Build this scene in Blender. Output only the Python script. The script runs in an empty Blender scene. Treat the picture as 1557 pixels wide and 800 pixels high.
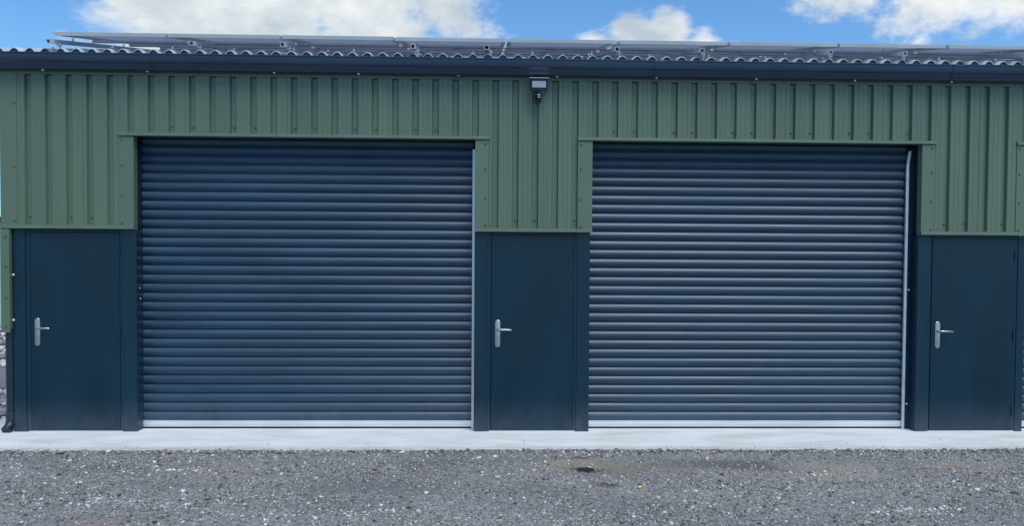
import bpy, bmesh, math, random
import numpy as np
from mathutils import Matrix, Vector
R = math.radians
random.seed(7)
SC = bpy.context.scene
COL = SC.collection

# ------------------------------------------------------------------ helpers
class MB:
    """collects simple shapes, then links them as ONE mesh object"""
    def __init__(s):
        s.bm = bmesh.new()
    def box(s, x0, x1, y0, y1, z0, z1, bev=0.0, seg=2):
        t = bmesh.new()
        bmesh.ops.create_cube(t, size=1.0)
        for v in t.verts:
            v.co = Vector((x0 + (v.co.x + .5) * (x1 - x0), y0 + (v.co.y + .5) * (y1 - y0), z0 + (v.co.z + .5) * (z1 - z0)))
        if bev:
            bmesh.ops.bevel(t, geom=t.edges[:], offset=bev, segments=seg, profile=.6, affect='EDGES')
        s.merge(t)
        return s
    def merge(s, t, mat=None):
        if mat is not None:
            t.transform(mat)
        bmesh.ops.recalc_face_normals(t, faces=t.faces[:])
        m = bpy.data.meshes.new('tmp')
        t.to_mesh(m); t.free()
        s.bm.from_mesh(m)
        bpy.data.meshes.remove(m)
    def extrude_x(s, prof, x0, x1, closed=True, recalc=True):
        """profile [(y,z)] swept along X"""
        t = bmesh.new()
        a = [t.verts.new((x0, y, z)) for y, z in prof]
        b = [t.verts.new((x1, y, z)) for y, z in prof]
        n = len(prof)
        for i in range(n if closed else n - 1):
            j = (i + 1) % n
            t.faces.new((a[i], a[j], b[j], b[i]))
        if closed:
            t.faces.new(a); t.faces.new(b)
            s.merge(t)
        else:
            m = bpy.data.meshes.new('tmp'); t.to_mesh(m); t.free(); s.bm.from_mesh(m); bpy.data.meshes.remove(m)
        return s
    def extrude_z(s, prof, z0, z1):
        t = bmesh.new()
        a = [t.verts.new((x, y, z0)) for x, y in prof]
        b = [t.verts.new((x, y, z1)) for x, y in prof]
        n = len(prof)
        for i in range(n):
            j = (i + 1) % n
            t.faces.new((a[i], a[j], b[j], b[i]))
        t.faces.new(a); t.faces.new(b)
        s.merge(t)
        return s
    def bar(s, p, q, w, h, bev=0.0):
        """square bar from p to q"""
        p = Vector(p); q = Vector(q); d = (q - p); L = d.length
        t = bmesh.new(); bmesh.ops.create_cube(t, size=1.0)
        for v in t.verts:
            v.co = Vector((v.co.x * w, v.co.y * L, v.co.z * h))
        if bev:
            bmesh.ops.bevel(t, geom=t.edges[:], offset=bev, segments=1, affect='EDGES')
        y = d.normalized(); x = y.cross(Vector((0, 0, 1)))
        if x.length < 1e-4: x = Vector((1, 0, 0))
        x.normalize(); z = x.cross(y)
        M = Matrix((x, y, z)).transposed().to_4x4(); M.translation = (p + q) / 2
        s.merge(t, M)
        return s
    def tube(s, pts, r, n=14, caps=True):
        t = bmesh.new(); rings = []
        pts = [Vector(p) for p in pts]
        rs = r if isinstance(r, (list, tuple)) else [r] * len(pts)
        for i, p in enumerate(pts):
            d = (pts[min(i + 1, len(pts) - 1)] - pts[max(i - 1, 0)]).normalized()
            u = d.cross(Vector((.13, .94, .31))).normalized(); w = d.cross(u)
            rings.append([t.verts.new(p + rs[i] * (math.cos(2 * math.pi * k / n) * u + math.sin(2 * math.pi * k / n) * w)) for k in range(n)])
        for a, b in zip(rings, rings[1:]):
            for k in range(n):
                t.faces.new((a[k], a[(k + 1) % n], b[(k + 1) % n], b[k]))
        if caps:
            t.faces.new(rings[0]); t.faces.new(rings[-1])
        s.merge(t)
        return s
    def ball(s, c, r, sc=(1, 1, 1), sub=2):
        t = bmesh.new(); bmesh.ops.create_icosphere(t, subdivisions=sub, radius=r)
        for v in t.verts:
            v.co = Vector((v.co.x * sc[0], v.co.y * sc[1], v.co.z * sc[2])) + Vector(c)
        s.merge(t)
        return s
    def build(s, name, mat, parent=None, smooth=None):
        m = bpy.data.meshes.new(name)
        s.bm.to_mesh(m); s.bm.free()
        m.materials.append(mat)
        if smooth:
            m.polygons.foreach_set('use_smooth', [True] * len(m.polygons))
            m.set_sharp_from_angle(angle=R(smooth))
        o = bpy.data.objects.new(name, m); COL.objects.link(o)
        if parent: o.parent = parent
        return o

def tag(o, label, cat, group=None, kind=None):
    if label: o['label'] = label
    if cat: o['category'] = cat
    if group: o['group'] = group
    if kind: o['kind'] = kind
    return o

def empty(name, loc=(0, 0, 0)):
    o = bpy.data.objects.new(name, None); COL.objects.link(o)
    o.location = loc; o.empty_display_size = .2
    return o

def copy_child(src, parent, loc):
    c = src.copy(); COL.objects.link(c); c.parent = parent; c.location = loc
    return c

# ------------------------------------------------------------------ materials
def newmat(name):
    m = bpy.data.materials.new(name); m.use_nodes = True
    nt = m.node_tree; p = nt.nodes['Principled BSDF']
    return m, nt, p
def N(nt, t, **k):
    n = nt.nodes.new(t)
    for a, b in k.items():
        if a.startswith('i_'):
            n.inputs[int(a[2:]) if a[2:].isdigit() else a[2:].replace('_', ' ')].default_value = b
        else:
            setattr(n, a, b)
    return n
def L(nt, a, b): nt.links.new(a, b)
def ramp(nt, src, stops, interp='LINEAR'):
    r = nt.nodes.new('ShaderNodeValToRGB'); cr = r.color_ramp; cr.interpolation = interp
    while len(cr.elements) < len(stops): cr.elements.new(.5)
    for e, (p, c) in zip(cr.elements, stops):
        e.position = p; e.color = (*c, 1) if len(c) == 3 else c
    L(nt, src, r.inputs[0])
    return r
def objpos(nt, scale=(1, 1, 1)):
    g = N(nt, 'ShaderNodeNewGeometry')
    mp = N(nt, 'ShaderNodeMapping'); mp.inputs['Scale'].default_value = scale
    L(nt, g.outputs['Position'], mp.inputs[0])
    return mp.outputs[0]
def mix(nt, fac, a, b, mode='MIX'):
    m = N(nt, 'ShaderNodeMix', data_type='RGBA', blend_type=mode)
    for s, v in ((m.inputs[0], fac), (m.inputs[6], a), (m.inputs[7], b)):
        if hasattr(v, 'node'): L(nt, v, s)
        else: s.default_value = v if not isinstance(v, tuple) else (*v, 1)
    return m.outputs[2]

def painted(name, col, rough=.4, var=.12, vscale=(1.2, 1.2, .35), dust=.0, metallic=0, spec=.5, bump=.02, wear=0.0, coat=0):
    """factory painted steel: faint streaky tone change, orange peel, dusty film near the ground"""
    m, nt, p = newmat(name)
    pos = objpos(nt, vscale)
    n1 = N(nt, 'ShaderNodeTexNoise'); n1.inputs['Scale'].default_value = 2.2; n1.inputs['Detail'].default_value = 6
    L(nt, pos, n1.inputs['Vector'])
    lo = tuple(c * (1 - var) for c in col); hi = tuple(min(1, c * (1 + var)) for c in col)
    c = ramp(nt, n1.outputs[0], [(.3, lo), (.7, hi)]).outputs[0]
    g = N(nt, 'ShaderNodeNewGeometry')
    if wear:
        n3 = N(nt, 'ShaderNodeTexNoise'); n3.inputs['Scale'].default_value = 9; n3.inputs['Detail'].default_value = 8; n3.inputs['Roughness'].default_value = .7
        L(nt, objpos(nt, (1, 1, .5)), n3.inputs['Vector'])
        f = ramp(nt, n3.outputs[0], [(.60, (0, 0, 0)), (.78, (1, 1, 1))])
        k = N(nt, 'ShaderNodeMath', operation='MULTIPLY'); L(nt, f.outputs[0], k.inputs[0]); k.inputs[1].default_value = wear
        c = mix(nt, k.outputs[0], c, tuple(min(1, x * 1.5 + .02) for x in col))
    if dust:
        sp = N(nt, 'ShaderNodeSeparateXYZ'); L(nt, g.outputs['Position'], sp.inputs[0])
        mr = N(nt, 'ShaderNodeMapRange'); mr.inputs['From Min'].default_value = .0; mr.inputs['From Max'].default_value = .35
        mr.inputs['To Min'].default_value = dust; mr.inputs['To Max'].default_value = 0
        n2 = N(nt, 'ShaderNodeTexNoise'); n2.inputs['Scale'].default_value = 14; n2.inputs['Detail'].default_value = 5
        L(nt, objpos(nt, (1, 1, .4)), n2.inputs['Vector'])
        L(nt, sp.outputs[2], mr.inputs[0])
        k = N(nt, 'ShaderNodeMath', operation='MULTIPLY'); L(nt, mr.outputs[0], k.inputs[0]); L(nt, n2.outputs[0], k.inputs[1])
        c = mix(nt, k.outputs[0], c, (.32, .33, .34))
    L(nt, c, p.inputs['Base Color'])
    rr = ramp(nt, n1.outputs[0], [(.3, (rough * .85,) * 3), (.75, (min(1, rough * 1.2),) * 3)])
    L(nt, rr.outputs[0], p.inputs['Roughness'])
    p.inputs['Metallic'].default_value = metallic
    p.inputs['Specular IOR Level'].default_value = spec
    if coat: p.inputs['Coat Weight'].default_value = coat
    if bump:
        nb = N(nt, 'ShaderNodeTexNoise'); nb.inputs['Scale'].default_value = 6; nb.inputs['Detail'].default_value = 3
        L(nt, objpos(nt, (1, 1, .6)), nb.inputs['Vector'])
        b = N(nt, 'ShaderNodeBump'); b.inputs['Strength'].default_value = bump * 10; b.inputs['Distance'].default_value = .004
        L(nt, nb.outputs[0], b.inputs['Height']); L(nt, b.outputs[0], p.inputs['Normal'])
    return m

GREEN = (.102, .148, .096)
NAVY = (.0038, .0270, .049)
M = {}
M['cladding'] = painted('green_coated_steel', GREEN, .34, .11, (1.1, 1.1, .12), bump=.02, spec=.55)
M['flash'] = painted('green_flashing_steel', tuple(c * 1.02 for c in GREEN), .36, .07, bump=.02, spec=.55)
M['navy'] = painted('dark_blue_painted_steel', NAVY, .36, .13, dust=.22, bump=.03, wear=.14, spec=.36)
M['door'] = painted('dark_blue_door_paint', tuple(c * .88 for c in NAVY), .33, .14, dust=.13, bump=.035, wear=.07, spec=.34)
M['slat'] = painted('anthracite_slat_paint', (.013, .045, .082), .43, .14, (.5, 1, 1.6), dust=.22, bump=.015, spec=.55)
M['gutter'] = painted('blue_grey_gutter_plastic', (.015, .040, .078), .34, .12, (.8, .8, .8), bump=.015, spec=.55)
M['crest_shade'] = painted('grey_crest_shade', (.07, .10, .15), .7, .2, bump=.02)  # blue-grey shade tone for the hollows under the roof crests
M['pipe'] = painted('dark_pipe_plastic', (.010, .020, .032), .4, .12, bump=.01)
M['alu'] = painted('mill_aluminium', (.68, .71, .74), .38, .08, (1, 1, 6), metallic=.4, bump=.01)
M['galv'] = painted('galvanised_rail', (.66, .69, .72), .45, .12, metallic=.25, bump=.01)
M['steel'] = painted('brushed_stainless', (.44, .44, .44), .36, .08, (3, 3, 12), metallic=.9, bump=.005)
M['rubber'] = painted('black_rubber', (.012, .013, .015), .7, .2, bump=.02, spec=.3)
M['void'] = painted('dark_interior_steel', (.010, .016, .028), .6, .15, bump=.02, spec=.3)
M['screw'] = painted('screw_cap', (.07, .10, .08), .35, .1, bump=0)
M['zincbolt'] = painted('zinc_bolt', (.75, .78, .80), .3, .05, metallic=.3, bump=0)
M['frame'] = painted('anodised_panel_frame', (.60, .63, .62), .36, .06, metallic=.45, bump=.006)
M['lampbody'] = painted('lamp_body_black', (.014, .02, .03), .45, .1, bump=.01)
M['lampglass'] = painted('lamp_front_glass', (.44, .48, .56), .14, .04, bump=0)
M['container'] = painted('pale_green_container_paint', (.34, .50, .42), .5, .22, (1, 1, .3), bump=.03, wear=.6)
M['leaf'] = painted('yellow_leaf', (.75, .62, .05), .6, .1, bump=0)
M['twig'] = painted('brown_twig', (.10, .055, .035), .8, .2, bump=0)
M['tar'] = painted('wet_tar', (.012, .012, .014), .8, .3, (20, 20, 20), bump=.05)

# solar back sheet : pale lavender sheet with cell grid seen through
def mat_backsheet():
    m, nt, p = newmat('panel_backsheet')
    pos = objpos(nt, (6.2, 6.2, 6.2))
    n = N(nt, 'ShaderNodeTexNoise'); n.inputs['Scale'].default_value = 1.3; n.inputs['Detail'].default_value = 5
    L(nt, pos, n.inputs['Vector'])
    c = ramp(nt, n.outputs[0], [(.35, (.52, .53, .60)), (.7, (.64, .65, .72))])
    L(nt, c.outputs[0], p.inputs['Base Color']); p.inputs['Roughness'].default_value = .5
    t = N(nt, 'ShaderNodeBsdfTranslucent'); t.inputs[0].default_value = (.86, .89, .95, 1)
    ms = N(nt, 'ShaderNodeMixShader'); ms.inputs[0].default_value = .8
    L(nt, p.outputs[0], ms.inputs[1]); L(nt, t.outputs[0], ms.inputs[2]); L(nt, ms.outputs[0], nt.nodes['Material Output'].inputs[0])
    return m
M['backsheet'] = mat_backsheet()
def mat_glass():
    m, nt, p = newmat('panel_cells')
    pos = objpos(nt, (1, 1, 1))
    b = N(nt, 'ShaderNodeTexBrick'); b.offset = 0
    b.inputs['Color1'].default_value = (.008, .010, .02, 1); b.inputs['Color2'].default_value = (.01, .013, .026, 1)
    b.inputs['Mortar'].default_value = (.12, .13, .15, 1); b.inputs['Scale'].default_value = 1
    b.inputs['Mortar Size'].default_value = .004; b.inputs['Brick Width'].default_value = .184; b.inputs['Row Height'].default_value = .184
    L(nt, pos, b.inputs['Vector']); L(nt, b.outputs[0], p.inputs['Base Color'])
    p.inputs['Roughness'].default_value = .08
    # glass-glass panels let some daylight through between and around the cells
    t = N(nt, 'ShaderNodeBsdfTranslucent'); t.inputs[0].default_value = (.86, .89, .95, 1)
    ms = N(nt, 'ShaderNodeMixShader'); ms.inputs[0].default_value = .57
    L(nt, p.outputs[0], ms.inputs[1]); L(nt, t.outputs[0], ms.inputs[2]); L(nt, ms.outputs[0], nt.nodes['Material Output'].inputs[0])
    return m
M['cells'] = mat_glass()

def mat_fibrecement():
    m, nt, p = newmat('weathered_fibre_cement')
    n = N(nt, 'ShaderNodeTexNoise'); n.inputs['Scale'].default_value = 9; n.inputs['Detail'].default_value = 8; n.inputs['Roughness'].default_value = .65
    L(nt, objpos(nt, (1, .4, 1)), n.inputs['Vector'])
    c = ramp(nt, n.outputs[0], [(.3, (.30, .32, .32)), (.52, (.46, .49, .49)), (.75, (.60, .62, .61))])
    L(nt, c.outputs[0], p.inputs['Base Color']); p.inputs['Roughness'].default_value = .85
    b = N(nt, 'ShaderNodeBump'); b.inputs['Strength'].default_value = .4; b.inputs['Distance'].default_value = .004
    L(nt, n.outputs[0], b.inputs['Height']); L(nt, b.outputs[0], p.inputs['Normal'])
    return m
M['roof'] = mat_fibrecement()

def mat_concrete():
    m, nt, p = newmat('pale_concrete')
    n = N(nt, 'ShaderNodeTexNoise'); n.inputs['Scale'].default_value = 2.4; n.inputs['Detail'].default_value = 10; n.inputs['Roughness'].default_value = .62
    L(nt, objpos(nt, (.55, 2.0, 1)), n.inputs['Vector'])
    c = ramp(nt, n.outputs[0], [(.28, (.51, .535, .53)), (.5, (.63, .655, .65)), (.72, (.71, .73, .725))]).outputs[0]
    n2 = N(nt, 'ShaderNodeTexNoise'); n2.inputs['Scale'].default_value = 60; n2.inputs['Detail'].default_value = 6
    L(nt, objpos(nt, (1, 1, 1)), n2.inputs['Vector'])
    f = ramp(nt, n2.outputs[0], [(.34, (.70, .70, .69)), (.5, (1, 1, 1))])
    c = mix(nt, .6, c, f.outputs[0], 'MULTIPLY')
    # dusty soil carried onto the outer edge of the strip
    sp = N(nt, 'ShaderNodeSeparateXYZ'); g = N(nt, 'ShaderNodeNewGeometry'); L(nt, g.outputs['Position'], sp.inputs[0])
    mr = N(nt, 'ShaderNodeMapRange'); mr.inputs['From Min'].default_value = -.70; mr.inputs['From Max'].default_value = -.58
    mr.inputs['To Min'].default_value = .9; mr.inputs['To Max'].default_value = 0
    L(nt, sp.outputs[1], mr.inputs[0])
    n3 = N(nt, 'ShaderNodeTexNoise'); n3.inputs['Scale'].default_value = 7; n3.inputs['Detail'].default_value = 8
    L(nt, objpos(nt), n3.inputs['Vector'])
    k = N(nt, 'ShaderNodeMath', operation='MULTIPLY'); L(nt, mr.outputs[0], k.inputs[0]); L(nt, n3.outputs[0], k.inputs[1])
    c = mix(nt, k.outputs[0], c, (.25, .245, .235))
    # sparse stains
    n4 = N(nt, 'ShaderNodeTexNoise'); n4.inputs['Scale'].default_value = 1.1; n4.inputs['Detail'].default_value = 7
    L(nt, objpos(nt, (1, 3, 1)), n4.inputs['Vector'])
    s = ramp(nt, n4.outputs[0], [(.50, (0, 0, 0)), (.72, (.5, .5, .5))])
    c = mix(nt, s.outputs[0], c, (.42, .40, .36))
    L(nt, c, p.inputs['Base Color']); p.inputs['Roughness'].default_value = .85
    b = N(nt, 'ShaderNodeBump'); b.inputs['Strength'].default_value = .25; b.inputs['Distance'].default_value = .004
    L(nt, n2.outputs[0], b.inputs['Height']); L(nt, b.outputs[0], p.inputs['Normal'])
    return m
M['concrete'] = mat_concrete()

STAINS = [  # x, y, rx, ry, colour, strength : silt and damp patches on the yard
    (.75, -1.22, .55, .28, (.30, .275, .21), .85), (1.25, -1.30, .75, .30, (.22, .20, .165), .7),
    (2.25, -1.20, .70, .22, (.095, .088, .078), .65), (3.00, -1.25, .50, .22, (.29, .26, .22), .8), (3.0, -1.58, .75, .14, (.30, .28, .24), .8),
    (4.25, -1.25, .55, .14, (.30, .25, .20), .7), (-2.3, -1.20, .40, .22, (.27, .24, .20), .65), (-2.7, -2.62, .30, .14, (.30, .23, .20), .6),
    (.84, -1.38, .22, .12, (.06, .06, .06), .8), (.95, -1.82, .16, .08, (.06, .052, .042), .85), (-3.4, -1.3, .6, .2, (.10, .10, .105), .5),
    (-1.1, -1.9, .8, .2, (.12, .12, .125), .4), (3.1, -2.45, .35, .10, (.45, .38, .32), .5)]
def mat_ground():
    m, nt, p = newmat('packed_gravel')
    pos = objpos(nt)
    v1 = N(nt, 'ShaderNodeTexVoronoi'); v1.inputs['Scale'].default_value = 95
    v2 = N(nt, 'ShaderNodeTexVoronoi'); v2.inputs['Scale'].default_value = 42
    L(nt, pos, v1.inputs['Vector']); L(nt, pos, v2.inputs['Vector'])
    s1 = N(nt, 'ShaderNodeSeparateColor'); L(nt, v1.outputs['Color'], s1.inputs[0])
    s2 = N(nt, 'ShaderNodeSeparateColor'); L(nt, v2.outputs['Color'], s2.inputs[0])
    c1 = ramp(nt, s1.outputs[0], [(0, (.09, .09, .092)), (.4, (.21, .207, .20)), (.8, (.32, .316, .305)), (1, (.52, .51, .50))]).outputs[0]
    c2 = ramp(nt, s2.outputs[1], [(0, (.13, .13, .133)), (.5, (.24, .237, .228)), (.93, (.34, .335, .325)), (1, (.50, .50, .49))]).outputs[0]
    c = mix(nt, .5, c1, c2)
    n = N(nt, 'ShaderNodeTexNoise'); n.inputs['Scale'].default_value = 1.0; n.inputs['Detail'].default_value = 9; n.inputs['Roughness'].default_value = .6
    L(nt, objpos(nt, (.6, 1.3, 1)), n.inputs['Vector'])
    f = ramp(nt, n.outputs[0], [(.3, (.66, .66, .68)), (.55, (1, 1, 1)), (.75, (1.18, 1.16, 1.12))])
    c = mix(nt, 1.0, c, f.outputs[0], 'MULTIPLY')
    g = N(nt, 'ShaderNodeNewGeometry')
    nn = N(nt, 'ShaderNodeTexNoise'); nn.inputs['Scale'].default_value = 3.2; nn.inputs['Detail'].default_value = 8; nn.inputs['Roughness'].default_value = .65
    L(nt, pos, nn.inputs['Vector'])
    wob = N(nt, 'ShaderNodeVectorMath', operation='SCALE'); wob.inputs['Scale'].default_value = .45
    sub = N(nt, 'ShaderNodeVectorMath', operation='SUBTRACT'); sub.inputs[1].default_value = (.5, .5, .5)
    L(nt, nn.outputs['Color'], sub.inputs[0]); L(nt, sub.outputs[0], wob.inputs[0])
    wp = N(nt, 'ShaderNodeVectorMath', operation='ADD'); L(nt, g.outputs['Position'], wp.inputs[0]); L(nt, wob.outputs[0], wp.inputs[1])
    for x, y, rx, ry, col, st in STAINS:
        a = N(nt, 'ShaderNodeVectorMath', operation='SUBTRACT'); a.inputs[1].default_value = (x, y, 0); L(nt, wp.outputs[0], a.inputs[0])
        b = N(nt, 'ShaderNodeVectorMath', operation='MULTIPLY'); b.inputs[1].default_value = (1 / rx, 1 / ry, 0); L(nt, a.outputs[0], b.inputs[0])
        d = N(nt, 'ShaderNodeVectorMath', operation='LENGTH'); L(nt, b.outputs[0], d.inputs[0])
        mr = N(nt, 'ShaderNodeMapRange', interpolation_type='SMOOTHSTEP'); mr.inputs['From Min'].default_value = .25; mr.inputs['From Max'].default_value = 1.15
        mr.inputs['To Min'].default_value = st; mr.inputs['To Max'].default_value = 0
        L(nt, d.outputs['Value'], mr.inputs[0])
        c = mix(nt, mr.outputs[0], c, col)
    L(nt, c, p.inputs['Base Color']); p.inputs['Roughness'].default_value = .9; p.inputs['Specular IOR Level'].default_value = .3
    h = N(nt, 'ShaderNodeMath', operation='ADD'); L(nt, v1.outputs['Distance'], h.inputs[0]); L(nt, v2.outputs['Distance'], h.inputs[1])
    b = N(nt, 'ShaderNodeBump', invert=True); b.inputs['Strength'].default_value = .9; b.inputs['Distance'].default_value = .008
    L(nt, h.outputs[0], b.inputs['Height']); L(nt, b.outputs[0], p.inputs['Normal'])
    return m
M['ground'] = mat_ground()

def mat_stones(name, stops):
    m, nt, p = newmat(name)
    g = N(nt, 'ShaderNodeNewGeometry')
    c = ramp(nt, g.outputs['Random Per Island'], stops, 'LINEAR').outputs[0]
    n = N(nt, 'ShaderNodeTexNoise'); n.inputs['Scale'].default_value = 120; n.inputs['Detail'].default_value = 3
    L(nt, g.outputs['Position'], n.inputs['Vector'])
    f = ramp(nt, n.outputs[0], [(.3, (.8, .8, .8)), (.7, (1.1, 1.1, 1.1))])
    c = mix(nt, 1, c, f.outputs[0], 'MULTIPLY')
    L(nt, c, p.inputs['Base Color']); p.inputs['Roughness'].default_value = .8; p.inputs['Specular IOR Level'].default_value = .35
    return m
M['chips'] = mat_stones('gravel_chips', [(0, (.04, .041, .041)), (.28, (.168, .165, .157)), (.62, (.30, .297, .283)), (.85, (.40, .395, .375)), (.90, (.40, .34, .27)), (.945, (.53, .52, .49)), (1, (.72, .70, .66))])
M['pale'] = mat_stones('pale_stones', [(0, (.38, .36, .33)), (.5, (.55, .54, .52)), (1, (.74, .73, .71))])
M['rubble'] = mat_stones('rubble_stones', [(0, (.12, .12, .12)), (.5, (.38, .37, .37)), (1, (.66, .65, .64))])

# ------------------------------------------------------------------ camera (fitted)
FW = Vector((0.028992, 0.999248, -0.025758)); RT = Vector((0.999563, -0.028833, 0.006504)); UP = Vector((-0.005756, 0.025936, 0.999647))
cam = bpy.data.cameras.new('camera'); cam.sensor_fit = 'HORIZONTAL'; cam.sensor_width = 36
cam.lens = 36 * 1170 / 1557; cam.shift_y = 13.7 / 1557; cam.clip_start = .05; cam.clip_end = 2000
co = bpy.data.objects.new('camera', cam); COL.objects.link(co)
mw = Matrix((RT, UP, -FW)).transposed().to_4x4(); mw.translation = (0, -7.996, 1.878)
co.matrix_world = mw; SC.camera = co

# ------------------------------------------------------------------ building
BX0, BX1, BY1 = -4.954, 9.52, 8.0
ROOFP = R(12.7)
bld = empty('workshop_building', (0, 0, 0))
tag(bld, 'long green ribbed steel workshop with dark blue doors and roller shutters', 'building')

FRL = [-4.865, -.151, 4.520]; FRR = [-3.621, 1.044, 5.677]            # door posts, outer edges
LFL = [-4.690, .020, 4.676]; LFR = [-3.794, .878, 5.563]
OPL = [-3.632, 1.058, 5.690]; OPR = [-.155, 4.527, 9.20]              # shutter openings
ZT, ZL, ZC = 2.106, 3.057, 3.70                                         # over-door trim, lintel, top of cladding

# --- ribbed cladding
P = .2062; C0 = -4.691
YC, YV = -.020, .014
def rib_profile(xa, xb):
    pts = []
    k0 = int(math.floor((xa - C0) / P)) - 1; k1 = int(math.ceil((xb - C0) / P)) + 1
    raw = []
    for k in range(k0, k1 + 1):
        c = C0 + k * P
        raw += [(c - .0345, YC), (c - .0225, YV), (c + .0225, YV), (c + .0345, YC)]
        m = c + P / 2
        if k % 5 == 2: raw_lap = [(m + .036, YC), (m + .0364, YC + .003), (m + .0392, YC + .003), (m + .0396, YC - .0008)]
        else: raw_lap = []
        for s in (-.024, .024):
            raw += [(m + s - .0045, YC), (m + s - .0015, YC + .0022), (m + s + .0015, YC + .0022), (m + s + .0045, YC)]
        raw += raw_lap
    def y_at(x):
        for (a, ya), (b, yb) in zip(raw, raw[1:]):
            if a <= x <= b: return ya + (yb - ya) * ((x - a) / (b - a) if b > a else 0)
        return YC
    pts = [(xa, y_at(xa))] + [q for q in raw if xa < q[0] < xb] + [(xb, y_at(xb))]
    return pts
mb = MB()
def clad(xa, xb, za, zb):
    pr = rib_profile(xa, xb)
    t = bmesh.new()
    lo = [t.verts.new((x, y, za)) for x, y in pr]; hi = [t.verts.new((x, y, zb)) for x, y in pr]
    for i in range(len(pr) - 1):
        t.faces.new((lo[i], lo[i + 1], hi[i + 1], hi[i]))
    m = bpy.data.meshes.new('t'); t.to_mesh(m); t.free(); mb.bm.from_mesh(m); bpy.data.meshes.remove(m)
clad(BX0 + .01, OPL[0], ZT, ZC)
for i in range(3):
    clad(OPL[i], OPR[i], ZL, ZC)
    nx = OPL[i + 1] if i < 2 else BX1 - .01
    clad(OPR[i], nx, ZT, ZC)
cladding = mb.build('wall_cladding', M['cladding'], bld)

# screws in the valleys, just above the bottom trims
sm = MB(); sm.tube([(0, 0, 0), (0, -.004, 0), (0, -.009, 0)], [.0115, .0105, .007], 12)
screw0 = sm.build('screw', M['screw'], cladding, smooth=40)
first = [True]
def screw(x, y, z, parent=None):
    if first[0]:
        screw0.location = (x, y, z); first[0] = False; return screw0
    return copy_child(screw0, parent or cladding, (x, y, z))
rng = random.Random(3)
for i, (a, b, z) in enumerate([(-4.86, -3.79, 2.21), (-3.5, -.3, 3.142), (-.02, .93, 2.208), (1.15, 4.45, 3.146), (4.69, 5.6, 2.21)]):
    k = math.ceil((a - C0) / P); n = 0
    while C0 + k * P < b:
        if (k + i) % 3 != 1: screw(C0 + k * P + rng.uniform(-.006, .006), YV, z + rng.uniform(-.006, .006))
        k += 1

# --- wall behind, gable sides and back
mb = MB()
mb.box(BX0 + .02, BX1 - .02, .20 + .4, .62, ZL + .1, 3.74)
inner = mb.build('inner_lining', M['void'], bld)
mb = MB()
for xx, s in ((BX0, 1), (BX1, -1)):
    t = bmesh.new(); v = [t.verts.new(q) for q in ((xx, .16, 0), (xx, BY1, 0), (xx, BY1, 3.72), (xx, 4.08, 4.62), (xx, .16, 3.74))]
    t.faces.new(v)
    r = bmesh.ops.extrude_face_region(t, geom=t.faces[:]); 
    for e in r['geom']:
        if isinstance(e, bmesh.types.BMVert): e.co.x += .06 * s
    mb.merge(t)
    for k in range(38):
        y = .30 + k * .2
        if y < BY1 - .1: mb.box(xx - (.03 if s > 0 else 0), xx + (0 if s > 0 else .03), y, y + .12, .02, 3.70, .008, 1)
mb.box(BX0 + .06, BX1 - .06, BY1 - .06, BY1, 0, 3.72)
mb.build('gable_wall', M['cladding'], bld)

# --- flashings
def flash(name, boxes, bev=.002):
    m = MB()
    for b in boxes: m.box(*b, bev)
    return m.build(name, M['flash'], bld)
YF = YC - .006
# corner flashings
cf = flash('corner_flashing', [(BX0 - .012, -4.80, YF, YF + .004, ZT + .002, ZC), (BX0 - .014, BX0 - .008, YF + .002, .16, 1.05, ZC)])
screw(-4.818, YF, 2.172, cf)
screw(-4.826, YF, 2.72, cf); screw(-4.822, YF, 3.36, cf)
lf = flash('corner_flashing', [(BX0 + .002, -4.872, -.052, -.046, 1.062, ZT - .026), (BX0 - .004, BX0 + .002, -.048, .10, 1.062, ZT - .026), (-4.876, -4.870, -.049, -.002, 1.062, ZT - .026), (BX0 - .008, -4.862, -.062, -.046, 1.028, 1.060)])
for z in (2.009, 1.701, 1.385, 1.096): screw(-4.905, -.052, z, lf)
# door posts carry pale cap screws next to it
# top closure strip under the gutter
flash('top_flashing', [(BX0 - .01, BX1 + .01, YF - .004, YF + .002, 3.652, 3.80)])
for i in range(3):
    xa, xb = OPL[i], OPR[i]
    # jamb flashings both sides of the opening
    for s, xe in ((-1, xa), (1, xb)):
        x0, x1 = (xe - .150, xe) if s < 0 else (xe, xe + .135)
        fl = flash('jamb_flashing', [(x0, x1, YF - .001, YF + .003, ZT + .002, ZL - .022), (xe - .003 if s < 0 else xe, xe if s < 0 else xe + .003, YF + .003, .06, ZT - .02, ZL - .02)])
        xs = (x0 + .032) if s < 0 else (x1 - .030)
        for z in (3.002, 2.744, 2.432, 2.150): screw(xs, YF - .001, z + rng.uniform(-.008, .008), fl)
    # lintel drip flashing
    m = MB()
    m.extrude_x([(YV - .001, ZL + .022), (YF - .012, ZL + .016), (YF - .016, ZL - .014), (YF - .010, ZL - .018), (YC + .10, ZL - .016), (YC + .10, ZL - .012), (YF - .006, ZL - .012), (YF - .006, ZL + .010)], xa - .152, xb + .150)
    m.build('lintel_flashing', M['flash'], bld)
# over-door drip trims
for xa, xb in ((BX0 - .016, OPL[0] + .002), (OPR[0] - .002, OPL[1] + .002), (OPR[1] - .002, OPL[2] + .002), (OPR[2], BX1)):
    m = MB()
    m.extrude_x([(YV - .001, ZT + .024), (YF - .014, ZT + .018), (YF - .018, ZT - .016), (YF - .012, ZT - .020), (.06, ZT - .018), (.06, ZT - .014), (YF - .008, ZT - .014), (YF - .008, ZT + .012)], xa, xb)
    m.build('drip_trim', M['flash'], bld)

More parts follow.
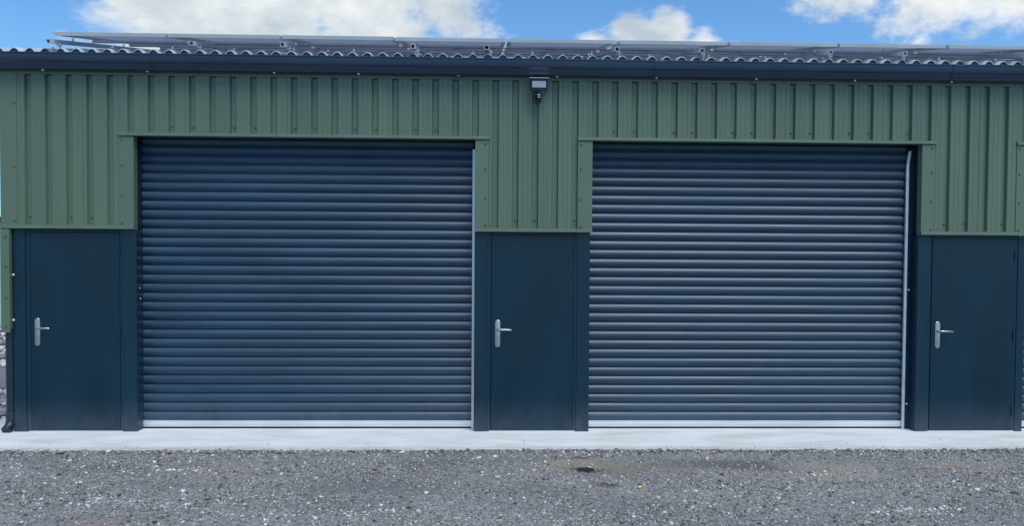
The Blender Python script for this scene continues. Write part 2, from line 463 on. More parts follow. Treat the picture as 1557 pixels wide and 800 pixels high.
# --- door frames and doors
def handle_mesh():
    m = MB()
    # long rounded back plate
    pts = []
    w, h0, h1 = .0265, -.185, .100
    for k in range(13):
        a = math.pi * k / 12; pts.append((w * math.cos(a), h1 - w + w * math.sin(a)))
    for k in range(13):
        a = math.pi + math.pi * k / 12; pts.append((w * math.cos(a), h0 + w + w * math.sin(a)))
    t = bmesh.new()
    a = [t.verts.new((x, 0, z)) for x, z in pts]; b = [t.verts.new((x, -.008, z)) for x, z in pts]
    c = [t.verts.new((x * .84, -.011, (z + .0425) * .975 - .0425)) for x, z in pts]
    n = len(pts)
    for r0, r1 in ((a, b), (b, c)):
        for k in range(n): t.faces.new((r0[k], r0[(k + 1) % n], r1[(k + 1) % n], r1[k]))
    t.faces.new(c); t.faces.new(a)
    m.merge(t)
    # lever
    m.tube([(0, -.008, 0), (0, -.030, 0), (.004, -.046, 0), (.016, -.054, 0), (.04, -.055, 0), (.10, -.053, -.001), (.138, -.050, -.003), (.146, -.049, -.004)], [.0125, .0105, .010, .0105, .0105, .0098, .0092, .004], 14)
    m.tube([(0, -.010, 0), (0, -.018, 0)], .018, 18)
    # cylinder lock
    m.tube([(0, -.010, -.093), (0, -.015, -.093)], .0085, 14); m.box(-.0035, .0035, -.014, -.0105, -.118, -.094)
    return m
for i in range(3):
    xa, xb, la, lb = FRL[i], FRR[i], LFL[i], LFR[i]
    m = MB(); e = .0015
    m.box(xa, la - .052, 0, .20, -.004, ZT - .022, e)
    m.box(la - .052, la - .0065, .010, .12, 0, ZT - .026, e)
    m.box(lb + .003, lb + .034, .008, .12, 0, ZT - .026, e)
    m.box(lb + .034, xb, 0, .20, -.004, ZT - .022, e)
    m.box(la - .003, lb + .003, .010, .10, 2.058, ZT - .026, e)
    m.box(la - .06, lb + .05, .13, .19, 0, ZT)
    m.build('door_frame', M['navy'], bld)
    m = MB(); m.box(la, lb, .004, .052, .012, 2.054, .0022)
    dr = m.build('door', M['door'], bld)
    h = handle_mesh().build('handle', M['steel'], dr, smooth=35); h.location = (la + .067, .004, 1.072)
    for z in (1.873, 1.028, .22):
        m = MB(); m.tube([(lb + .001, -.004, z - .045), (lb + .001, -.004, z - .002)], .0075, 12); m.tube([(lb + .001, -.004, z + .001), (lb + .001, -.004, z + .045)], .0075, 12)
        m.build('hinge', M['navy'], dr, smooth=40)
    m = MB(); m.box(la - .02, lb + .02, -.006, .1, -.003, .009, .002)
    m.build('threshold', M['alu'], dr)
# pale cap screws on the outer post
m = MB(); m.tube([(0, 0, 0), (0, -.004, 0), (0, -.008, 0)], [.012, .011, .006], 12)
cap0 = m.build('screw', M['zincbolt'], bld.children[-1] if False else cladding, smooth=40)
cap0.location = (-4.858, -.004, 1.614)
copy_child(cap0, cladding, (-4.860, -.004, 1.150))
copy_child(cap0, cladding, (-3.628, .09, 1.37)); copy_child(cap0, cladding, (-3.628, .075, 1.48))

# --- roller shutters
YR = .165
SP = .0965
def curtain(xa, xb):
    """one interlocking slat profile per pitch"""
    m = MB(); prof = []; jr = random.Random(int(xa * 100))
    z = .083; n = 31
    for k in range(n):
        z0 = z + k * SP + jr.uniform(-.0007, .0007); jd = jr.uniform(-.0009, .0009)
        for q in range(17):
            tt = q / 16; u = abs(2 * tt ** .94 - 1)
            prof.append((YR + .003 + jd - .0215 * (1 - u ** 2.0), z0 + .0905 * tt))
        prof += [(YR + .0075, z0 + .0912), (YR + .0078, z0 + .0950), (YR + .0065, z0 + .0960)]
    m.extrude_x(prof, xa, xb, closed=False)
    return m
for i in range(3):
    xa, xb = OPL[i], OPR[i]
    gw = .03 if i == 0 else .085
    root = empty('roller_shutter'); root.parent = bld
    m = MB()
    o = curtain(xa - .04 + (.045 if i == 0 else 0), xb - gw + .012).build('curtain', M['slat'], root, smooth=55)
    m = MB(); m.box(xa + .004, xb - gw + .004, YR - .026, YR + .014, .020, .083, .003)
    m.box(xa + .006, xb - gw + .002, YR - .030, YR - .0255, .046, .050, .001)
    m.build('bottom_bar', M['alu'], root)
    m = MB(); m.box(xa + .006, xb - gw + .002, YR - .020, YR + .008, -.004, .0195, .003)
    m.build('bottom_seal', M['rubber'], root)
    # right guide: pale outer lip with a flared mouth at the top, dark channel beside it
    m = MB()
    lip = [(xb - gw, .0), (xb - gw, 2.80), (xb - gw + .004, 2.86), (xb - gw + .014, 2.93), (xb - gw + .022, 2.985)]
    if i == 0: lip = [(xb - gw, 0), (xb - gw, 2.955)]
    for (x0, z0), (x1, z1) in zip(lip, lip[1:]):
        t = bmesh.new(); w = .026
        a = [t.verts.new(q) for q in ((x0, YR - .050, z0), (x0 + w, YR - .050, z0), (x0 + w, YR - .026, z0), (x0, YR - .026, z0))]
        b = [t.verts.new(q) for q in ((x1, YR - .050, z1), (x1 + w, YR - .050, z1), (x1 + w, YR - .026, z1), (x1, YR - .026, z1))]
        for k in range(4): t.faces.new((a[k], a[(k + 1) % 4], b[(k + 1) % 4], b[k]))
        t.faces.new(a); t.faces.new(b); m.merge(t)
    m.build('guide_lip', M['alu'], root)
    m = MB(); m.box(xb - gw + .028, xb + .012, YR - .035, YR + .06, -.003, 3.02, .002)
    m.build('guide_rail', M['navy'], root)
    m = MB(); m.box(xa - .02, xa + .002, YR - .035, YR - .022, -.003, 2.96, .002)
    m.build('guide_rail', M['navy'], root)
    if i == 1:
        for z in (1.50, .27):
            c = copy_child(cap0, root, (xb - .03, YR - .035, z)); c.parent = root; c.name = 'bolt'
    # hood that hides the roll
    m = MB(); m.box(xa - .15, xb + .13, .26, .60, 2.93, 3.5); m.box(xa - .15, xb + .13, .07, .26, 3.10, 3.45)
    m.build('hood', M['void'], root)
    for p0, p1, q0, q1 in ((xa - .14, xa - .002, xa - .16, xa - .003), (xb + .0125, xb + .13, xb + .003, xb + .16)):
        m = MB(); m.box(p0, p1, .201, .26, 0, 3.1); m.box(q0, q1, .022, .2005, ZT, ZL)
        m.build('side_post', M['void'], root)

# --- corrugated roof
def corrugated(name, xa, xb, y0, y1, z0, pitch, wl, amp, th, mat, parent, ny=10, phase=0):
    nx = int((xb - xa) / wl * 14)
    xs = np.linspace(xa, xb, nx + 1); tp = math.tan(pitch)
    wave = amp * np.sign(np.cos(2 * math.pi * (xs + phase) / wl)) * np.abs(np.cos(2 * math.pi * (xs + phase) / wl)) ** .85
    ys = np.linspace(y0, y1, ny + 1)
    V = []; F = []
    rr = np.random.RandomState(5)
    for lay in (0, -th):
        for y in ys:
            for x, w in zip(xs, wave): V.append((x, y, z0 + (y - y0) * tp + w + lay))
    n1 = nx + 1; off = n1 * (ny + 1)
    for j in range(ny):
        for i in range(nx):
            a = j * n1 + i
            F.append((a, a + 1, a + 1 + n1, a + n1)); F.append((off + a, off + a + n1, off + a + 1 + n1, off + a + 1))
    for i in range(nx):
        F.append((i, off + i, off + i + 1, i + 1))
        a = ny * n1 + i; F.append((a, a + 1, off + a + 1, off + a))
    for j in range(ny):
        a = j * n1; F.append((a, a + n1, off + a + n1, off + a)); a += nx; F.append((a, off + a, off + a + n1, a + n1))
    m = bpy.data.meshes.new(name); m.from_pydata(V, [], F); m.materials.append(mat)
    m.polygons.foreach_set('use_smooth', [True] * len(F)); m.set_sharp_from_angle(angle=R(50))
    o = bpy.data.objects.new(name, m); COL.objects.link(o); o.parent = parent
    return o
EZ = 3.857
roof = corrugated('roof', BX0 - .16, BX1 + .16, -.176, 4.10, EZ, ROOFP, .1515, .024, .008, M['roof'], bld, phase=.03)
def crest_shade():  # strip added under the crests; its colour stands in for the shade there
    xs = np.linspace(BX0 - .15, BX1 + .15, 1400); q = np.cos(2 * math.pi * (xs + .03) / .1515)
    zt = EZ + .024 * np.sign(q) * np.abs(q) ** .85 - .0078
    t = bmesh.new(); m = MB()
    a = [t.verts.new((x, -.158, 3.80)) for x in xs]; b = [t.verts.new((x, -.158, z)) for x, z in zip(xs, zt)]
    for i in range(len(xs) - 1): t.faces.new((a[i], a[i + 1], b[i + 1], b[i]))
    r_ = bmesh.ops.extrude_face_region(t, geom=t.faces[:])
    for e in r_['geom']:
        if isinstance(e, bmesh.types.BMVert): e.co.y += .02
    m.merge(t); m.build('eaves_shade_strip', M['crest_shade'], roof)
crest_shade()
rb = corrugated('roof', BX0 - .16, BX1 + .16, 0, 4.22, EZ, ROOFP, .1515, .024, .008, M['roof'], bld)
rb.rotation_euler = (0, 0, math.pi); rb.location = (BX0 + BX1, 8.22, 0)
mb = MB()
mb.extrude_x([(3.86, 4.80), (4.09, 4.87), (4.32, 4.80), (4.32, 4.79), (4.09, 4.855), (3.86, 4.79)], BX0 - .17, BX1 + .17)
mb.build('ridge_cap', M['roof'], roof)
# roof bolts standing on the crests
mb = MB(); mb.tube([(0, 0, 0), (0, 0, .022)], .007, 8); mb.tube([(0, 0, -.004), (0, 0, .004)], .016, 10)
rbolt = mb.build('roof_bolt', M['zincbolt'], roof, smooth=40)
kx = -33; first_b = True
for k in range(-33, 60, 4):
    x = .1515 * k - .03
    if BX0 < x < BX1:
        if first_b: rbolt.location = (x, -.05, EZ + .026 + .15 * math.tan(ROOFP)); first_b = False
        else: copy_child(rbolt, roof, (x, -.05 + rng.uniform(-.03, .03), EZ + .026 + .15 * math.tan(ROOFP)))

# --- gutter (moulded profile) with joints and bracket bolts
gp = [(-.040, 3.800), (-.040, 3.686), (-.060, 3.680), (-.100, 3.682), (-.128, 3.692), (-.146, 3.712), (-.152, 3.738), (-.160, 3.744), (-.176, 3.752), (-.184, 3.770), (-.188, 3.822), (-.196, 3.826), (-.196, 3.836), (-.182, 3.836), (-.178, 3.775), (-.150, 3.760), (-.140, 3.718), (-.100, 3.692), (-.056, 3.692), (-.046, 3.800)]
mb = MB(); mb.extrude_x(gp, BX0 - .19, BX1 + .12)
t = bmesh.new(); vs = [t.verts.new((BX0 - .186, y, z)) for y, z in gp[:13]] ; t.faces.new(vs); mb.merge(t)
gut = mb.build('gutter', M['gutter'], bld, smooth=30)
for x in (-3.45, -.34, 1.72, 4.80, 7.8):
    m = MB()
    m.extrude_x([(y * 1.0 - .004 * (1 if y < -.05 else 0), z - .004) for y, z in gp[1:12]] + [(y, z) for y, z in reversed(gp[1:12])], x - .055, x + .055)
    m.build('gutter_joint', M['gutter'], gut, smooth=30)
mb = MB(); mb.ball((0, 0, 0), .0125, (1, 1, .8), 2); bolt0 = mb.build('gutter_bolt', M['zincbolt'], gut, smooth=60)
for k, x in enumerate((-4.49, -3.456, -2.189, -1.342, -.33, .677, 1.70, 2.733, 3.762, 4.779, 5.80, 6.82)):
    y, z = -.098 + rng.uniform(-.006, .006), 3.679
    if k == 0: bolt0.location = (x, y, z)
    else: copy_child(bolt0, gut, (x, y, z))

# --- downpipe at the corner
mb = MB(); mb.tube([(-4.912, .02, 3.7), (-4.912, .02, .16)], .040, 20)
dp = mb.build('downpipe', M['pipe'], bld, smooth=40)
mb = MB(); mb.tube([(-4.912, .02, .20), (-4.912, .02, .19), (-4.912, .02, .10), (-4.914, -.005, .055), (-4.916, -.06, .025)], [.041, .046, .046, .046, .046], 20)
mb.build('downpipe_shoe', M['pipe'], dp, smooth=40)

# ------------------------------------------------------------------ floodlight under the gutter
fl = empty('floodlight', (.49, -.03, 3.50))
tag(fl, 'small black rectangular floodlight with pale front, fixed below the gutter', 'light')
mb = MB(); mb.box(-.088, .088, -.022, .022, -.064, .064, .006)
for k in range(7): mb.box(-.07 + k * .0215, -.061 + k * .0215, .0225, .040, -.05, .05, .001)
hs = mb.build('housing', M['lampbody'], fl); hs.location = (0, -.105, .088); hs.rotation_euler = (R(14), 0, 0)
mb = MB(); mb.box(-.100, .100, -.034, .024, .0645, .069, .001); mb.build('visor', M['galv'], hs)
mb = MB(); mb.box(-.070, .070, -.0245, -.0225, -.028, .036, .0008); mb.build('lens', M['lampglass'], hs)
mb = MB(); mb.bar((-.06, -.105, .05), (-.06, -.09, -.005), .006, .022); mb.bar((.06, -.105, .05), (.06, -.09, -.005), .006, .022); mb.box(-.066, .066, -.101, -.079, -.012, -.006)
mb.box(-.030, .030, -.085, .008, -.030, -.0125, .004); mb.box(-.032, .032, .000, .012, -.075, .01, .003)
mb.build('bracket', M['lampbody'], fl)
mb = MB(); mb.tube([(0, -.086, -.022), (0, -.100, -.030), (0, -.110, -.044)], [.022, .024, .016], 16); sn = mb.build('sensor', M['lampbody'], fl, smooth=40)
mb = MB(); mb.box(-.014, .014, -.118, -.108, -.022, -.015, .002); mb.box(-.012, .012, -.120, -.108, -.046, -.039, .002); mb.build('sensor_highlight', M['galv'], sn)  # pale bars stand in for the two highlights on the dark sensor
mb = MB(); mb.tube([(.0, .0, -.05), (.0, .006, -.065), (-.004, .03, -.085)], .0075, 8); mb.build('cable', M['lampbody'], fl, smooth=40)

# ------------------------------------------------------------------ solar panels and their mounting frame
PP = R(12.2); PX0 = -4.346; PW = 1.13; PL = 1.66; PZ = 4.001; PY = -.175
ORD = ['first', 'second', 'third', 'fourth', 'fifth', 'sixth', 'seventh', 'eighth', 'ninth', 'tenth']
src = None
def panel_mesh():
    root = empty('solar_panel')
    w, l, h = PW - .030, PL - .02, .036
    m = MB()
    m.box(0, w, 0, .014, 0, h, .001); m.box(0, w, l - .014, l, 0, h, .001)
    m.box(0, .014, .0142, l - .0142, 0, h, .001); m.box(w - .014, w, .0142, l - .0142, 0, h, .001)
    m.box(.0145, w - .0145, .0145, .034, .0005, .003); m.box(.0145, .034, .0345, l - .0145, .0005, .003); m.box(w - .034, w - .0145, .0345, l - .0145, .0005, .003)
    m.build('frame', M['frame'], root)
    m = MB(); m.box(.0142, w - .0142, .0142, l - .0142, .028, .0345); m.build('cell_glass', M['cells'], root)
    m = MB(); m.box(.0143, w - .0143, .0143, l - .0143, .0235, .0275); bs = m.build('backing_sheet', M['backsheet'], root)
    m = MB(); m.box(w / 2 - .06, w / 2 + .06, l - .22, l - .12, -.0005, .023, .003)
    m.build('junction_box', M['rubber'], root)
    return root
src = panel_mesh()
for row in range(2):
    for k in range(10):
        if row == 0 and k == 0: o = src
        else:
            o = src.copy(); COL.objects.link(o)
            for ch in src.children:
                c = ch.copy(); COL.objects.link(c); c.parent = o
        jz = rng.uniform(-.0025, .0025)
        o.location = (PX0 + k * PW, PY + row * PL * math.cos(PP), PZ + row * PL * math.sin(PP) + jz)
        o.rotation_euler = (PP + rng.uniform(-.001, .001), 0, rng.uniform(-.0008, .0008))
        if row == 0: lab = ORD[k] + ' solar panel from the left in the front row along the eave'
        else: lab = ORD[k] + ' solar panel from the left in the rear row, up the roof slope'
        tag(o, lab, 'solar panel', 'solar panels on the roof')
mf = empty('mounting_frame', (0, 0, 0))
tag(mf, 'galvanised rails and brackets carrying the solar panels above the corrugated roof', 'mounting frame')
RX = [-4.366, -2.971, -2.076, -.781, -.043, 1.272, 2.136, 3.452, 4.22, 5.50, 6.5]
tpr = math.tan(ROOFP)
for x in RX:
    m = MB(); yb, ye, zb = -.225, 3.05, 3.938; w = .042; th = .004
    zz = lambda y: zb + (y + .2) * math.tan(PP)
    # open square tube : four thin walls so that the end reads hollow
    for dx, dz, ww, hh in ((-w / 2 + th / 2, 0, th, w), (w / 2 - th / 2, 0, th, w), (0, -w / 2 + th / 2, w - 2 * th, th), (0, w / 2 - th / 2, w - 2 * th, th)):
        m.bar((x + dx, yb, zz(yb) + dz), (x + dx, ye, zz(ye) + dz), ww, hh)
    rl = m.build('rail', M['galv'], mf)
    for y in (-.10, 1.2):
        m = MB()
        z0 = EZ + .02 + (y + .2) * tpr; z1 = zz(y)
        m.box(x + .022, x + .027, y - .02, y + .02, z0 + .02, z1 + .018, .001)
        m.box(x + .022, x + .062, y - .02, y + .02, z0 + .018, z0 + .023, .001)
        m.box(x + .046, x + .050, y - .014, y + .014, z0 - .02, z0 + .050)
        m.tube([(x + .040, y, z0 - .03), (x + .040, y, z0 + .046)], .006, 8)
        m.build('roof_hook', M['galv'], rl)
    for y in (.22, .62, 1.34):
        m = MB()
        m.box(x - .008, x + .008, y - .012, y + .018, zz(y) + .022, PZ + (y - PY) * math.tan(PP) - .003, .001)
        m.build('clamp', M['galv'], rl)
for y in (.42, 1.25, 2.1, 2.85):
    m = MB(); z = 3.938 + (y + .2) * math.tan(PP) + .0215
    m.box(-4.25, 6.9, y - .02, y + .02, z, z + .022, .001)
    m.build('cross_rail', M['galv'], mf)

# ------------------------------------------------------------------ ground, pavement, gravel
m = bpy.data.meshes.new('ground')
gx = [-600, -60, -12, 12, 60, 600]; gy = [-600, -60, -12, 14, 60, 600]
V = [(x, y, -.014) for y in gy for x in gx]
F = [(j * 6 + i, j * 6 + i + 1, j * 6 + i + 7, j * 6 + i + 6) for j in range(5) for i in range(5)]
m.from_pydata(V, [], F); m.materials.append(M['ground'])
o = bpy.data.objects.new('ground', m); COL.objects.link(o); tag(o, None, None, kind='structure')
# concrete strip: slightly uneven front edge
mb = MB(); t = bmesh.new()
xs = np.linspace(-7.2, 10.2, 240)
def edge_y(x): return -.712 + .010 * math.sin(x * 1.3 + .4) + .006 * math.sin(x * 4.1) + .004 * math.sin(x * 11.3) - .02 * max(0, (-x - 2.5)) 
tops = [t.verts.new((x, edge_y(x), -.006)) for x in xs]; tb = [t.verts.new((x, .9, 0)) for x in xs]
mid = [t.verts.new((x, edge_y(x) + .012, 0)) for x in xs]; bot = [t.verts.new((x, edge_y(x) - .004, -.06)) for x in xs]
for a, b in ((bot, tops), (tops, mid), (mid, tb)):
    for k in range(len(xs) - 1): t.faces.new((a[k], a[k + 1], b[k + 1], b[k]))
mb.merge(t)
o = mb.build('pavement', M['concrete']); tag(o, None, None, kind='structure')
# road beyond the left corner
mb = MB(); mb.box(-40, -5.6, 2.4, 4.4, -.2, -.008)
def mat_road():
    m, nt, p = newmat('grey_asphalt')
    n = N(nt, 'ShaderNodeTexNoise'); n.inputs['Scale'].default_value = 30; n.inputs['Detail'].default_value = 6; L(nt, objpos(nt), n.inputs['Vector'])
    c = ramp(nt, n.outputs[0], [(.3, (.13, .13, .15)), (.7, (.22, .22, .25))]); L(nt, c.outputs[0], p.inputs['Base Color']); p.inputs['Roughness'].default_value = .9
    return m
o = mb.build('road', mat_road()); tag(o, None, None, kind='structure')

def stones(name, n, sampler, sizes, mat, seed, kind='stuff', flat=(.3, .65)):
    rs = np.random.RandomState(seed)
    base = np.array([(-1, -1, -1), (1, -1, -1), (1, 1, -1), (-1, 1, -1), (-1, -1, 1), (1, -1, 1), (1, 1, 1), (-1, 1, 1)], float) / 1.732
    quads = np.array([(0, 3, 2, 1), (4, 5, 6, 7), (0, 1, 5, 4), (1, 2, 6, 5), (2, 3, 7, 6), (3, 0, 4, 7)])
    pos = sampler(rs, n); n = len(pos)
    s = sizes(rs, n)
    v = np.repeat(base[None], n, 0) * (1 + rs.uniform(-.42, .42, (n, 8, 3)))
    v[:, 4:, :2] *= rs.uniform(.45, .95, (n, 1, 1))
    sc = np.stack([s * rs.uniform(.8, 1.35, n), s * rs.uniform(.7, 1.1, n), s * rs.uniform(*flat, n)], 1)
    v *= sc[:, None, :]
    a = rs.uniform(0, 2 * np.pi, n); ca, sa = np.cos(a), np.sin(a)
    b = rs.normal(0, .3, n); cb, sb = np.cos(b), np.sin(b)
    y = v[..., 1] * cb[:, None] - v[..., 2] * sb[:, None]; z = v[..., 1] * sb[:, None] + v[..., 2] * cb[:, None]
    x = v[..., 0] * ca[:, None] - y * sa[:, None]; y2 = v[..., 0] * sa[:, None] + y * ca[:, None]
    V = np.stack([x + pos[:, None, 0], y2 + pos[:, None, 1], z + pos[:, None, 2] + sc[:, None, 2] * .15], -1).reshape(-1, 3)
    F = (quads[None] + 8 * np.arange(n)[:, None, None]).reshape(-1, 4)
    m = bpy.data.meshes.new(name)
    m.vertices.add(len(V)); m.vertices.foreach_set('co', V.astype(np.float32).ravel())
    m.loops.add(F.size); m.loops.foreach_set('vertex_index', F.astype(np.int32).ravel())
    m.polygons.add(len(F)); m.polygons.foreach_set('loop_start', np.arange(0, F.size, 4, dtype=np.int32)); m.polygons.foreach_set('loop_total', np.full(len(F), 4, np.int32))
    m.update(calc_edges=True); m.validate(); m.materials.append(mat)
    o = bpy.data.objects.new(name, m); COL.objects.link(o)
    tag(o, None, None, kind=kind)
    return o
EDGE = np.vectorize(edge_y)
def yard(rs, n):
    x = rs.uniform(-6.5, 7.0, n); u = rs.uniform(0, 1, n)
    y = -.70 - 3.1 * u
    ok = y < EDGE(x) - .002 + rs.uniform(0, .02, n)
    # thin out in drifts
    d = np.sin(x * 2.1 + 1.2 * np.sin(y * 3.3)) * np.sin(y * 4.7 + 1.7 * np.sin(x * 1.3)) 
    ok &= rs.uniform(0, 1, n) < .62 + .38 * d
    for sx, sy, rx, ry, c_, st in STAINS:      # silted and damp patches lie over the chippings
        q = ((x - sx) / rx) ** 2 + ((y - sy) / ry) ** 2
        ok &= rs.uniform(0, 1, n) > .80 * st * np.exp(-q * 1.1)
    return np.stack([x, y, np.full(n, -.013)], 1)[ok]
g = stones('gravel', 240000, yard, lambda rs, n: np.clip(rs.lognormal(math.log(.0054), .56, n), .0025, .028), M['chips'], 11)
g['label'] = 'grey crushed stone chippings covering the yard'; 
def edge_band(rs, n):
    x = rs.uniform(-6.5, 7.0, n); y = EDGE(x) - np.abs(rs.normal(0, .05, n)) + .006 * np.sin(x * 9) * rs.uniform(0, 1, n) + .002
    return np.stack([x, y, np.full(n, -.009)], 1)
stones('gravel', 5200, edge_band, lambda rs, n: np.clip(rs.lognormal(math.log(.011), .45, n), .004, .03), M['chips'], 12)
def kicked(rs, n):
    x = rs.uniform(-6.2, 7.0, n); y = EDGE(x) + np.abs(rs.normal(0, .16, n)) + .01
    ok = y < -.03
    return np.stack([x, y, np.full(n, .002)], 1)[ok]
stones('gravel', 170, kicked, lambda rs, n: np.clip(rs.lognormal(math.log(.0042), .4, n), .002, .010), M['chips'], 21)
def pale_s(rs, n):
    x = rs.uniform(-6, 6.5, n); y = -.75 - 2.6 * rs.uniform(0, 1, n)
    k = rs.uniform(0, 1, n)
    # a few clusters
    cx = np.array([3.13, -2.8, -2.5, 2.9, -1.0, 4.2, 1.1]); cy = np.array([-2.45, -2.2, -1.35, -1.5, -2.5, -1.9, -.85]); sx = np.array([.22, .28, .35, .35, .5, .5, .25])
    j = rs.randint(0, 7, n); c = k < .35
    x = np.where(c, cx[j] + rs.normal(0, 1, n) * sx[j], x); y = np.where(c, cy[j] + rs.normal(0, .06, n), y)
    ok = y < EDGE(x) - .01
    return np.stack([x, y, np.full(n, -.011)], 1)[ok]
stones('pale_gravel', 1500, pale_s, lambda rs, n: np.clip(rs.lognormal(math.log(.0105), .5, n), .005, .038), M['pale'], 13, flat=(.2, .5))

# rubble heap past the corner
def heap(rs, n):
    x = rs.uniform(-14, -5.4, n); y = np.where(rs.uniform(0, 1, n) < .7, rs.uniform(4.4, 9.0, n), rs.uniform(.5, 2.4, n))
    z = np.where(y > 4.4, .22 * np.sin((y - 4.4) / 4.6 * np.pi) + .05, -.01) + rs.uniform(-.05, .05, n)
    return np.stack([x, y, z], 1)
stones('rubble', 9000, heap, lambda rs, n: rs.uniform(.04, .12, n), M['rubble'], 14)
mb = MB(); t = bmesh.new()
pr = [(4.3, -.03), (5.2, .12), (6.6, .2), (8.0, .12), (9.2, -.03)]
mb.extrude_x(pr, -14, -5.4)
o = mb.build('rubble_bank', M['ground']); tag(o, None, None, kind='structure')

# ------------------------------------------------------------------ container behind the left corner
cn = empty('shipping_container', (-13.2, 9.6, -.02))
tag(cn, 'pale green weathered shipping container standing beyond the left corner of the workshop', 'container')
mb = MB(); prof = []
x = -3.0
while x < 3.0:
    prof += [(x, 0), (x + .10, 0), (x + .14, .04), (x + .24, .04), (x + .28, 0)]; x += .28
pts = prof + [(3.0, 0), (3.0, 2.4), (-3.0, 2.4)]
mb.extrude_z(pts, .15, 2.5)
mb.build('shell', M['container'], cn)
mb = MB()
for a in (-3.05, 2.95):
    for b in (-.03, 2.33): mb.box(a, a + .1, b, b + .1, 0, 2.62, .01)
mb.box(-2.95, 2.95, -.03, .05, 2.505, 2.62, .01); mb.box(-2.95, 2.95, -.03, .05, .02, .145, .01); mb.box(-2.95, 2.95, .052, 2.4, 2.505, 2.58, .01)
mb.build('corner_frame', M['rubber'], cn)

# ------------------------------------------------------------------ small things on the yard
mb = MB(); mb.ball((0, 0, 0), .06, (1.25, 1.1, .20), 3)
for v in mb.bm.verts: v.co *= 1 + .18 * math.sin(v.co.x * 90) * math.cos(v.co.y * 110)
o = mb.build('tar_patch', M['tar'], smooth=60); o.location = (.84, -1.377, -.012); tag(o, 'small black wet lump of tar on the gravel in front of the middle door', 'tar')
mb = MB(); t = bmesh.new()
pts = [(-.02, 0, 0), (-.008, .010, .004), (.010, .009, .006), (.020, 0, .002), (.009, -.009, .006), (-.009, -.010, .003)]
a = [t.verts.new(p) for p in pts]; b = [t.verts.new((p[0], p[1], p[2] + .0025)) for p in pts]
t.faces.new(a); t.faces.new(b)
for k in range(6): t.faces.new((a[k], a[(k + 1) % 6], b[(k + 1) % 6], b[k]))
mb.merge(t); o = mb.build('fallen_leaf', M['leaf']); o.location = (1.211, -1.921, .002); o.rotation_euler = (R(18), R(8), .5); tag(o, 'tiny yellow leaf lying on the gravel', 'leaf')
mb = MB(); mb.tube([(-.10, 0, .004), (-.03, .012, .010), (.04, .004, .006), (.11, .016, .012)], [.004, .005, .005, .002], 7); mb.tube([(-.03, .012, .01), (.0, .04, .012)], [.003, .001], 6)
o = mb.build('twig', M['twig'], smooth=60); o.location = (.84, -1.04, -.003); tag(o, 'thin brown twig lying on the gravel near the concrete strip', 'twig')

# ------------------------------------------------------------------ light
SUN = Vector((.28, -.52, 1.05)).normalized()
sl = bpy.data.lights.new('sun', 'SUN'); sl.energy = 1.5; sl.angle = R(35); sl.color = (1, .985, .94)
so = bpy.data.objects.new('sun', sl); COL.objects.link(so); so.rotation_euler = SUN.to_track_quat('Z', 'Y').to_euler()
w = bpy.data.worlds.new('World'); SC.world = w; w.use_nodes = True
nt = w.node_tree; bg = nt.nodes['Background']
sky = N(nt, 'ShaderNodeTexSky', sky_type='NISHITA'); sky.sun_disc = False
sky.sun_elevation = math.asin(SUN.z); sky.sun_rotation = math.atan2(SUN.x, SUN.y); sky.air_density = 1.0; sky.dust_density = .3; sky.ozone_density = 2.0
tc = N(nt, 'ShaderNodeTexCoord')
SKYGAIN = (.44, .68, .85)
skyc = mix(nt, 1.0, sky.outputs[0], SKYGAIN, 'MULTIPLY')
# broken cumulus as a real sky: noise over directions, gathered into banks
n1 = N(nt, 'ShaderNodeTexNoise'); n1.inputs['Scale'].default_value = 5.5; n1.inputs['Detail'].default_value = 12; n1.inputs['Roughness'].default_value = .66; n1.inputs['Distortion'].default_value = .15
mp = N(nt, 'ShaderNodeMapping'); mp.inputs['Scale'].default_value = (1, 1, 1.7); mp.inputs['Location'].default_value = (.37, 1.2, .15)
L(nt, tc.outputs['Generated'], mp.inputs[0]); L(nt, mp.outputs[0], n1.inputs['Vector'])
CL = [((-.30, .91, .325), .30, .62), ((-.42, .865, .295), .10, .25), ((-.16, .945, .30), .17, .55), ((-.05, .955, .315), .13, .40),
      ((.135, .955, .245), .075, .44), ((.175, .945, .256), .080, .50), ((.215, .94, .262), .075, .50), ((.255, .93, .245), .07, .46), ((.285, .925, .24), .05, .40),
      ((.50, .81, .315), .16, .50), ((.40, .867, .345), .135, .53), ((.56, .79, .285), .12, .44), ((.47, .84, .275), .07, .34), ((.60, .765, .29), .13, .42), ((.58, .79, .25), .07, .30),
      ((.0, -.7, .7), .6, .35), ((-.7, -.4, .6), .5, .45), ((.8, -.3, .5), .5, .45), ((0, 0, 1), .45, .30), ((.3, -.9, .3), .4, .4)]
acc = None
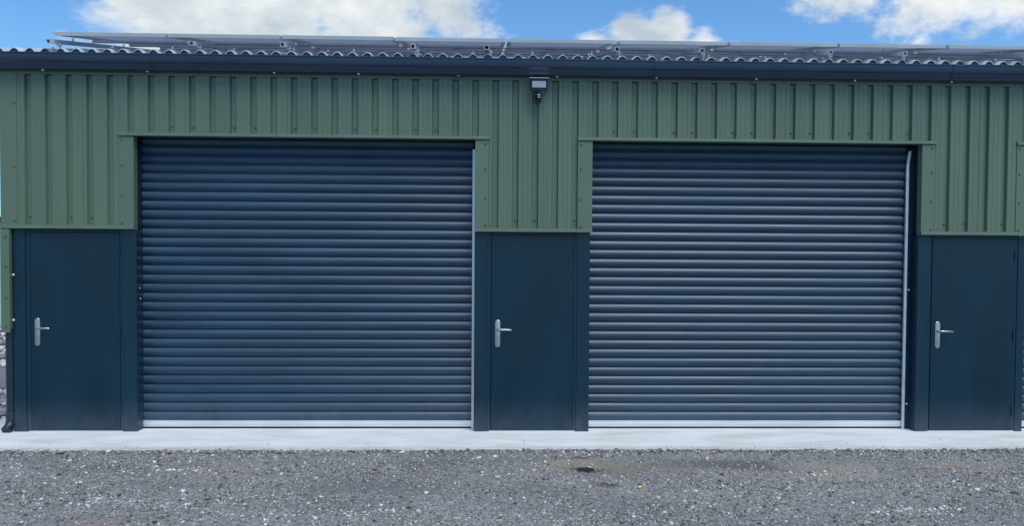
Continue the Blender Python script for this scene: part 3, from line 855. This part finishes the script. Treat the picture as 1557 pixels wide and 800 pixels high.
for d, rad, amp in CL:
    dv = Vector(d).normalized()
    ds = N(nt, 'ShaderNodeVectorMath', operation='DISTANCE'); ds.inputs[1].default_value = dv; L(nt, tc.outputs['Generated'], ds.inputs[0])
    mr = N(nt, 'ShaderNodeMapRange', interpolation_type='SMOOTHSTEP'); mr.inputs['From Min'].default_value = 0; mr.inputs['From Max'].default_value = rad
    mr.inputs['To Min'].default_value = amp; mr.inputs['To Max'].default_value = 0; L(nt, ds.outputs['Value'], mr.inputs[0])
    if acc is None: acc = mr.outputs[0]
    else:
        ad = N(nt, 'ShaderNodeMath', operation='MAXIMUM'); L(nt, acc, ad.inputs[0]); L(nt, mr.outputs[0], ad.inputs[1]); acc = ad.outputs[0]
sm_ = N(nt, 'ShaderNodeMath', operation='ADD'); L(nt, n1.outputs[0], sm_.inputs[0]); L(nt, acc, sm_.inputs[1])
mask = N(nt, 'ShaderNodeMapRange', interpolation_type='SMOOTHSTEP'); mask.inputs['From Min'].default_value = .71; mask.inputs['From Max'].default_value = .89
L(nt, sm_.outputs[0], mask.inputs[0])
n2 = N(nt, 'ShaderNodeTexNoise'); n2.inputs['Scale'].default_value = 8; n2.inputs['Detail'].default_value = 8; n2.inputs['Roughness'].default_value = .55
mp2 = N(nt, 'ShaderNodeMapping'); mp2.inputs['Scale'].default_value = (1, 1, 1.6); mp2.inputs['Location'].default_value = (3.1, .4, .8)
L(nt, tc.outputs['Generated'], mp2.inputs[0]); L(nt, mp2.outputs[0], n2.inputs['Vector'])
CG = 5.2
ccol = ramp(nt, n2.outputs[0], [(.36, (.48, .565, .65)), (.53, (.74, .79, .82)), (.67, (.97, .98, .97))])
cm = N(nt, 'ShaderNodeVectorMath', operation='SCALE'); cm.inputs['Scale'].default_value = CG; L(nt, ccol.outputs[0], cm.inputs[0])
L(nt, mix(nt, mask.outputs[0], skyc, cm.outputs[0]), bg.inputs[0])
bg.inputs[1].default_value = .10
SC.view_settings.view_transform = 'Standard'; SC.view_settings.look = 'None'; SC.view_settings.gamma = 1; SC.view_settings.use_curve_mapping = False
SC.view_settings.exposure = 1.0
